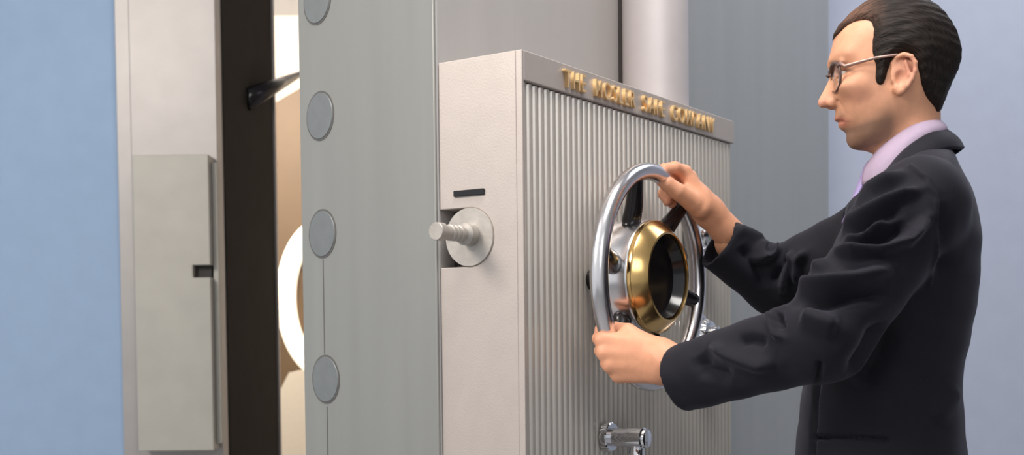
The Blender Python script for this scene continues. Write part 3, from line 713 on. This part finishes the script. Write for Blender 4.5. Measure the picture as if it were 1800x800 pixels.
ec = hq(1575, 140, .07); rr_ = np.hypot(Vr[:, 0]-ec[0], Vr[:, 2]-ec[2]); an_ = np.arctan2(Vr[:, 2]-ec[2], Vr[:, 0]-ec[0])
fa = hm.attributes.new('flow', 'FLOAT_VECTOR', 'POINT'); fa.data.foreach_set('vector', np.c_[rr_*330+an_*2.0, an_*2.6, Vr[:, 1]*300].astype(np.float32).ravel())
hair = link('hair', hm, m_hair, person)
# glasses
m_gf = mat('brown_glasses_frame', (.10, .055, .045), .25, 0, .1); m_gt = mat('pinkish_metal_temple', (.40, .25, .21), .35, .5)
m_gl = bpy.data.materials.new('lens_glass'); m_gl.use_nodes = True; b_ = m_gl.node_tree.nodes['Principled BSDF']
b_.inputs['Transmission Weight'].default_value = 1; b_.inputs['Roughness'].default_value = .02; b_.inputs['IOR'].default_value = 1.04; b_.inputs['Base Color'].default_value = (.93, .93, .93, 1)
gl = empty('glasses', (0, 0, 0), 0, person)
def W2(p): return tuple(fr_h(np.asarray(p))-MO)
lx = hq(1469, 136, .03)
for s in (1, -1):
    c = np.array((lx[0]+.002, s*.034, lx[2]))
    pts = []
    for a in np.linspace(0, 2*math.pi, 40, endpoint=False):
        ca, sa = math.cos(a), math.sin(a); yy = abs(ca)**.8*math.copysign(1, ca)*.0262; zz = abs(sa)**.85*math.copysign(1, sa)*(.0205 if sa > 0 else .0235)
        pts.append(c+np.array((-.10*abs(yy+s*.0*yy)*0-.0045*((yy*s)/.0245+0)-.002*(yy/.0245)**2+.05*zz, yy, zz)))
    tube('lens_rim', [W2(p) for p in pts], .0019, m_gf, gl, 8, closed=True)
    up = [p for p in pts if p[2] > c[2]+.009]
    tube('brow_bar', [W2(p+np.array((.0008, 0, .0005))) for p in up], .0032, m_gf, gl, 8)
    bm = bmesh.new(); vs = [bm.verts.new(W2(p)) for p in pts]; bm.faces.new(vs)
    bmesh.ops.solidify(bm, geom=bm.faces[:], thickness=.001); bm_obj('lens', bm, m_gl, gl)
    hx_ = hq(1481, 117, .062); e0_ = hq(1576, 97, .080); e1_ = hq(1604, 103, .078)
    hz = np.array((hx_[0]-.004, s*.063, hx_[2]))
    tube('temple', [W2(np.array((c[0]-.0055, s*.0590, c[2]+.0165))), W2(hz), W2((hz[0]*.45+e0_[0]*.55, s*.0815, hz[2]*.45+e0_[2]*.55+.001)), W2((e0_[0], s*.0835, e0_[2])), W2((e1_[0], s*.079, e1_[2]))], [.0034, .0030, .0024, .0020, .0015], m_gt, gl, 8)
bz = hq(1458, 126)
tube('bridge', [W2((lx[0]+.004, .0105, lx[2]+.006)), W2((bz[0]+.0045, 0, lx[2]+.009)), W2((lx[0]+.004, -.0105, lx[2]+.006))], .0016, m_gf, gl, 8)

# jacket -----------------------------------------------------------
m_suit = mat('charcoal_wool', (.0060, .0054, .0095), .78, 0, .15, 300, .25, 900, spec=.28)
m_suit.node_tree.nodes['Principled BSDF'].inputs['Sheen Weight'].default_value = .13
m_suit.node_tree.nodes['Principled BSDF'].inputs['Sheen Roughness'].default_value = .45
m_suit.node_tree.nodes['Principled BSDF'].inputs['Sheen Tint'].default_value = (.62, .60, .74, 1)
m_shirt = mat('lavender_shirt', (.46, .35, .46), .75, 0, .03, 120, .1, 600)
m_tie = mat('lilac_tie', (.36, .28, .52), .5, 0, .1, 200, .1, 600)
CLm = to_m(P(1195, 666, dL-.072)); CRm = to_m(P(1263, 427, dR+.034))
G, o_ = grid((ax_-.24, -.37, HEM-.012), (.60, .36, rz_[-1]+.05), .0036)
fj = torso(G)
fj = smin(fj, cone(G, SLm, ELm, .069, .063), .028)
def sleeve(G, E_, Cc, ra, rb, k):
    d = nrm(Cc-E_); f = cone(G, E_, Cc+d*.06, ra, rb-(ra-rb)*.06/np.linalg.norm(Cc-E_))
    pl_ = (G[0]-Cc[0])*d[0]+(G[1]-Cc[1])*d[1]+(G[2]-Cc[2])*d[2]
    hollow = smax(cone(G, Cc-d*.03, Cc+d*.06, rb-.0085, rb-.0085), -(pl_+.022), .002)
    return smax(smax(f, pl_, .001), -hollow, .001)
fL_ = sleeve(G, ELm, CLm, .062, .0530, 0); fj = smin(fj, fL_, .018)
fj = smin(fj, cone(G, SRm, ERm, .066, .058), .045)
fR_ = sleeve(G, ERm, CRm, .057, .0500, 0); fj = smin(fj, fR_, .018)
Vj, Qj = surface_nets(fj, o_, .0036); Vj = relax(Vj, Qj, 2, .5); VjW = fr_m(Vj)
N = normals(VjW, Qj); view = CAM-VjW; view /= np.linalg.norm(view, axis=1)[:, None]; fac = np.clip((N*view).sum(1)*2.5, 0, 1)
uj, vj = proj(VjW); dep = ((VjW-CAM) @ M3)[:, 2]
def pl_dist(u, v, pts):
    best = np.full(len(u), 1e9); tt = np.zeros(len(u)); L = 0; segs = [math.dist(a, b) for a, b in zip(pts, pts[1:])]; tot = sum(segs)
    for (a, b), sg in zip(zip(pts, pts[1:]), segs):
        e = np.array(b)-np.array(a); t = np.clip(((u-a[0])*e[0]+(v-a[1])*e[1])/e.dot(e), 0, 1)
        d = np.hypot(u-a[0]-t*e[0], v-a[1]-t*e[1]); m = d < best; best[m] = d[m]; tt[m] = (L+t[m]*sg)/tot; L += sg
    return best, tt
def fold(pts, wd, amp, dmax=None, dmin=None, taper=True):
    global VjW
    d, t = pl_dist(uj, vj, pts); k = np.exp(-(d/(wd*1.3))**2)*fac*amp*2.7
    if taper: k *= np.clip(np.sin(np.pi*np.clip(t, .03, .97))*1.6, 0, 1)
    if dmax: k *= dep < dmax
    if dmin: k *= dep > dmin
    VjW = VjW+N*k[:, None]
nr_ = 1.95
fold([(1478, 404), (1500, 372), (1535, 340), (1597, 301)], 7, .008, nr_)
fold([(1476, 418), (1510, 390), (1560, 358), (1625, 330)], 6, .008, nr_)
fold([(1480, 430), (1530, 408), (1562, 380)], 5, .007, nr_)
fold([(1459, 440), (1500, 446), (1545, 444), (1592, 425), (1636, 380)], 7, .011, nr_)
fold([(1486, 420), (1530, 396), (1590, 362)], 6, -.006, nr_)
fold([(1500, 430), (1550, 420), (1600, 390)], 10, -.009, nr_)
fold([(1600, 292), (1628, 312), (1645, 345), (1650, 390), (1645, 450), (1632, 500)], 2.4, .0022, nr_, taper=False)
fold([(1655, 350), (1662, 430), (1655, 500)], 9, -.004, nr_)
fold([(1379, 531), (1410, 496), (1462, 455)], 8, .009, nr_)
fold([(1392, 516), (1445, 505), (1506, 492), (1575, 470)], 9, .010, nr_)
fold([(1400, 535), (1450, 532), (1510, 522), (1570, 520)], 9, -.008, nr_)
fold([(1408, 552), (1440, 566), (1475, 578)], 13, .008, nr_)
fold([(1350, 548), (1357, 566), (1366, 590), (1380, 596)], 5, .005, nr_)
fold([(1372, 548), (1366, 562), (1376, 580)], 6, -.006, nr_)
fold([(1353, 548), (1368, 538), (1382, 534)], 5, .003, nr_)
fold([(1245, 607), (1279, 625), (1331, 640), (1370, 640)], 9, .007, nr_)
fold([(1225, 620), (1240, 650), (1290, 668)], 12, -.006, nr_)
fold([(1290, 600), (1320, 598), (1350, 606)], 9, -.005, nr_)
fold([(1560, 560), (1540, 620), (1500, 680)], 22, -.008, nr_)
fold([(1640, 745), (1668, 705), (1690, 680)], 14, .003, nr_)
fold([(1440, 640), (1432, 720), (1428, 800)], 3, -.004, nr_, taper=False)
fold([(1430, 770), (1500, 768), (1560, 772)], 2.2, -.004, nr_, taper=False)
for pts, wd, am in (([(1342, 425), (1334, 448), (1322, 462)], 6, .007), ([(1374, 432), (1356, 450), (1340, 456), (1322, 456)], 5, .009), ([(1400, 440), (1380, 470), (1372, 520)], 6, .009),
                    ([(1420, 440), (1402, 462), (1398, 500)], 5, .008), ([(1390, 450), (1372, 476), (1360, 500)], 5, -.008), ([(1300, 430), (1330, 470), (1350, 510)], 9, -.005), ([(1290, 400), (1320, 412), (1345, 424)], 7, .004)):
    fold(pts, wd, am, None, 1.95)
# cloth ripple
VjW = VjW+N*(.0012*np.sin(VjW[:, 0]*70+VjW[:, 2]*46)*np.sin(VjW[:, 2]*58-VjW[:, 1]*40))[:, None]
jacket = link('jacket', np_mesh('jacket', local(VjW), Qj), m_suit, person)
# collars as thick ribbons that go round the neck
def ribbon(name, up, dn, th_, m, parent, n=60, sub=8):
    """up/dn: control points (man frame) of the upper and lower edge, from front left round the back to front right"""
    def cr(p, n):
        p = np.array(p, float); p = np.vstack([2*p[0]-p[1], p, 2*p[-1]-p[-2]]); out = []
        for t in np.linspace(0, len(p)-3-1e-6, n):
            i = int(t); f = t-i; a, b, c, d = p[i:i+4]
            out.append(.5*((2*b)+(-a+c)*f+(2*a-5*b+4*c-d)*f*f+(-a+3*b-3*c+d)*f**3))
        return np.array(out)
    U, D = cr(up, n), cr(dn, n); bm = bmesh.new(); g = []
    for i in range(n):
        row = []
        for j in range(sub+1):
            t = j/sub; p = U[i]*(1-t)+D[i]*t; q = p.copy(); ctr = np.array((hq(1605, 240)[0], 0)); dd = q[:2]-ctr; dd /= np.linalg.norm(dd)+1e-9
            q[:2] += dd*.006*math.sin(math.pi*t); row.append(q)
        g.append(row)
    g = np.array(g); vs = [[bm.verts.new(tuple(local(fr_m(g[i, j])))) for j in range(sub+1)] for i in range(n)]
    for i in range(n-1):
        for j in range(sub): bm.faces.new((vs[i][j], vs[i+1][j], vs[i+1][j+1], vs[i][j+1]))
    bmesh.ops.recalc_face_normals(bm, faces=bm.faces[:])
    o = bm_obj(name, bm, m, parent, smooth=True)
    s = o.modifiers.new('thickness', 'SOLIDIFY'); s.thickness = th_; s.offset = 0; return o
def M(u, v, y): q = mq(u, v, y); return (q[0], y, q[2])
def mirror(pts): return pts+[(p[0], -p[1], p[2]) for p in pts[::-1] if abs(p[1]) > 1e-6]
up = [M(1503, 347, .012), M(1530, 326, .034), M(1556, 303, .052), M(1577, 277, .064), M(1600, 255, .068), M(1630, 234, .062), M(1652, 227, .038), M(1656, 226, .0)]
dn = [M(1488, 385, .020), M(1512, 362, .070), M(1552, 325, .098), M(1594, 292, .100), M(1630, 274, .094), M(1662, 262, .075), M(1688, 262, .045), M(1692, 262, .0)]
ribbon('jacket_collar', mirror(up), mirror(dn), .0045, m_suit, person)
up = [M(1537, 272, .010), M(1550, 258, .032), M(1575, 239, .048), M(1600, 223, .056), M(1625, 214, .054), M(1645, 212, .036), M(1651, 213, .0)]
dn = [M(1516, 325, .014), M(1538, 318, .044), M(1570, 292, .062), M(1600, 262, .068), M(1632, 244, .062), M(1656, 236, .040), M(1660, 236, .0)]
ribbon('shirt_collar', mirror(up), mirror(dn), .003, m_shirt, person)
# shirt front and tie
G, o_ = grid((hq(1700, 0)[0], -.09, rz_[-1]-.16), (.16, .09, HO[2]-.10), .003)
a1, b1 = mq(1600, 232), mq(1600, 262)
fs = None
for (uf, ub, v, wy) in ((1541, 1650, 268, .052), (1532, 1655, 290, .056), (1519, 1660, 318, .060), (1507, 1665, 345, .066), (1498, 1665, 372, .07)):
    A, B = mq(uf, v), mq(ub, v); c = np.array(((A[0]+B[0])/2, 0, A[2])); r = ((A[0]-B[0])/2, wy, .022)
    e = ell(G, c, r); fs = e if fs is None else smin(fs, e, .02)
Vs, Qs = surface_nets(fs, o_, .003); Vs = relax(Vs, Qs, 2)
link('shirt', np_mesh('shirt', local(fr_m(Vs)), Qs), m_shirt, person)
bm = bmesh.new()
tp = [M(1533, 285, 0), M(1529, 297, 0), M(1520, 312, 0), M(1510, 332, 0), M(1499, 356, 0), M(1484, 392, 0)]
wd_ = [.015, .017, .012, .016, .022, .03]; tk = [.008, .011, .008, .006, .005, .005]; rg = []
for p, w_, t_ in zip(tp, wd_, tk):
    rg.append([bm.verts.new(tuple(local(fr_m(np.array((p[0]-.001+t_*math.cos(a), w_*math.sin(a), p[2]+.3*t_*math.cos(a))))))) for a in np.linspace(0, 2*math.pi, 16, endpoint=False)])
for a, b in zip(rg, rg[1:]):
    for k in range(16): bm.faces.new((a[k], a[(k+1) % 16], b[(k+1) % 16], b[k]))
bm.faces.new(rg[0]); bm.faces.new(rg[-1][::-1]); bm_obj('tie', bm, m_tie, person, smooth=True)
# trousers and shoes (below the picture)
m_shoe = mat('black_shoe_leather', (.012, .011, .011), .25)
G, o_ = grid((ax_-.24, -.30, .03), (.30, .30, HEM+.06), .009)
ft = smax(torso([G[0], G[1], np.maximum(G[2], HEM+.002)], -.012), G[2]-(HEM+.04), .01); ft = smax(ft, .80-G[2], .01)
for s in (1, -1):
    L = legs[s]; ft = smin(ft, cone(G, L[0], L[1], .100, .080), .04); ft = smin(ft, cone(G, L[1], (L[2][0], L[2][1], .02), .080, .072), .02)
ft = smax(ft, .045-G[2], .002)
Vt, Qt = surface_nets(ft, o_, .009); Vt = relax(Vt, Qt, 2); link('trousers', np_mesh('trousers', local(fr_m(Vt)), Qt), m_suit, person)
for s in (1, -1):
    L = legs[s][2]; G, o_ = grid((L[0]-.12, L[1]-.07, -.005), (L[0]+.26, L[1]+.07, .12), .005)
    f = smin(ell(G, (L[0]+.13, L[1], .03), (.095, .047, .045)), ell(G, (L[0]-.02, L[1], .035), (.075, .036, .06)), .04); f = smin(f, cone(G, (L[0]-.03, L[1], .06), (L[0]-.02, L[1], .10), .042, .044), .02)
    f = smax(f, .001-G[2], .002); V_, Q_ = surface_nets(f, o_, .005); link('shoe', np_mesh('shoe', local(fr_m(V_)), Q_), m_shoe, person)
for o in C.objects:
    if 'category' in o and 'kind' not in o: o['kind'] = 'thing'
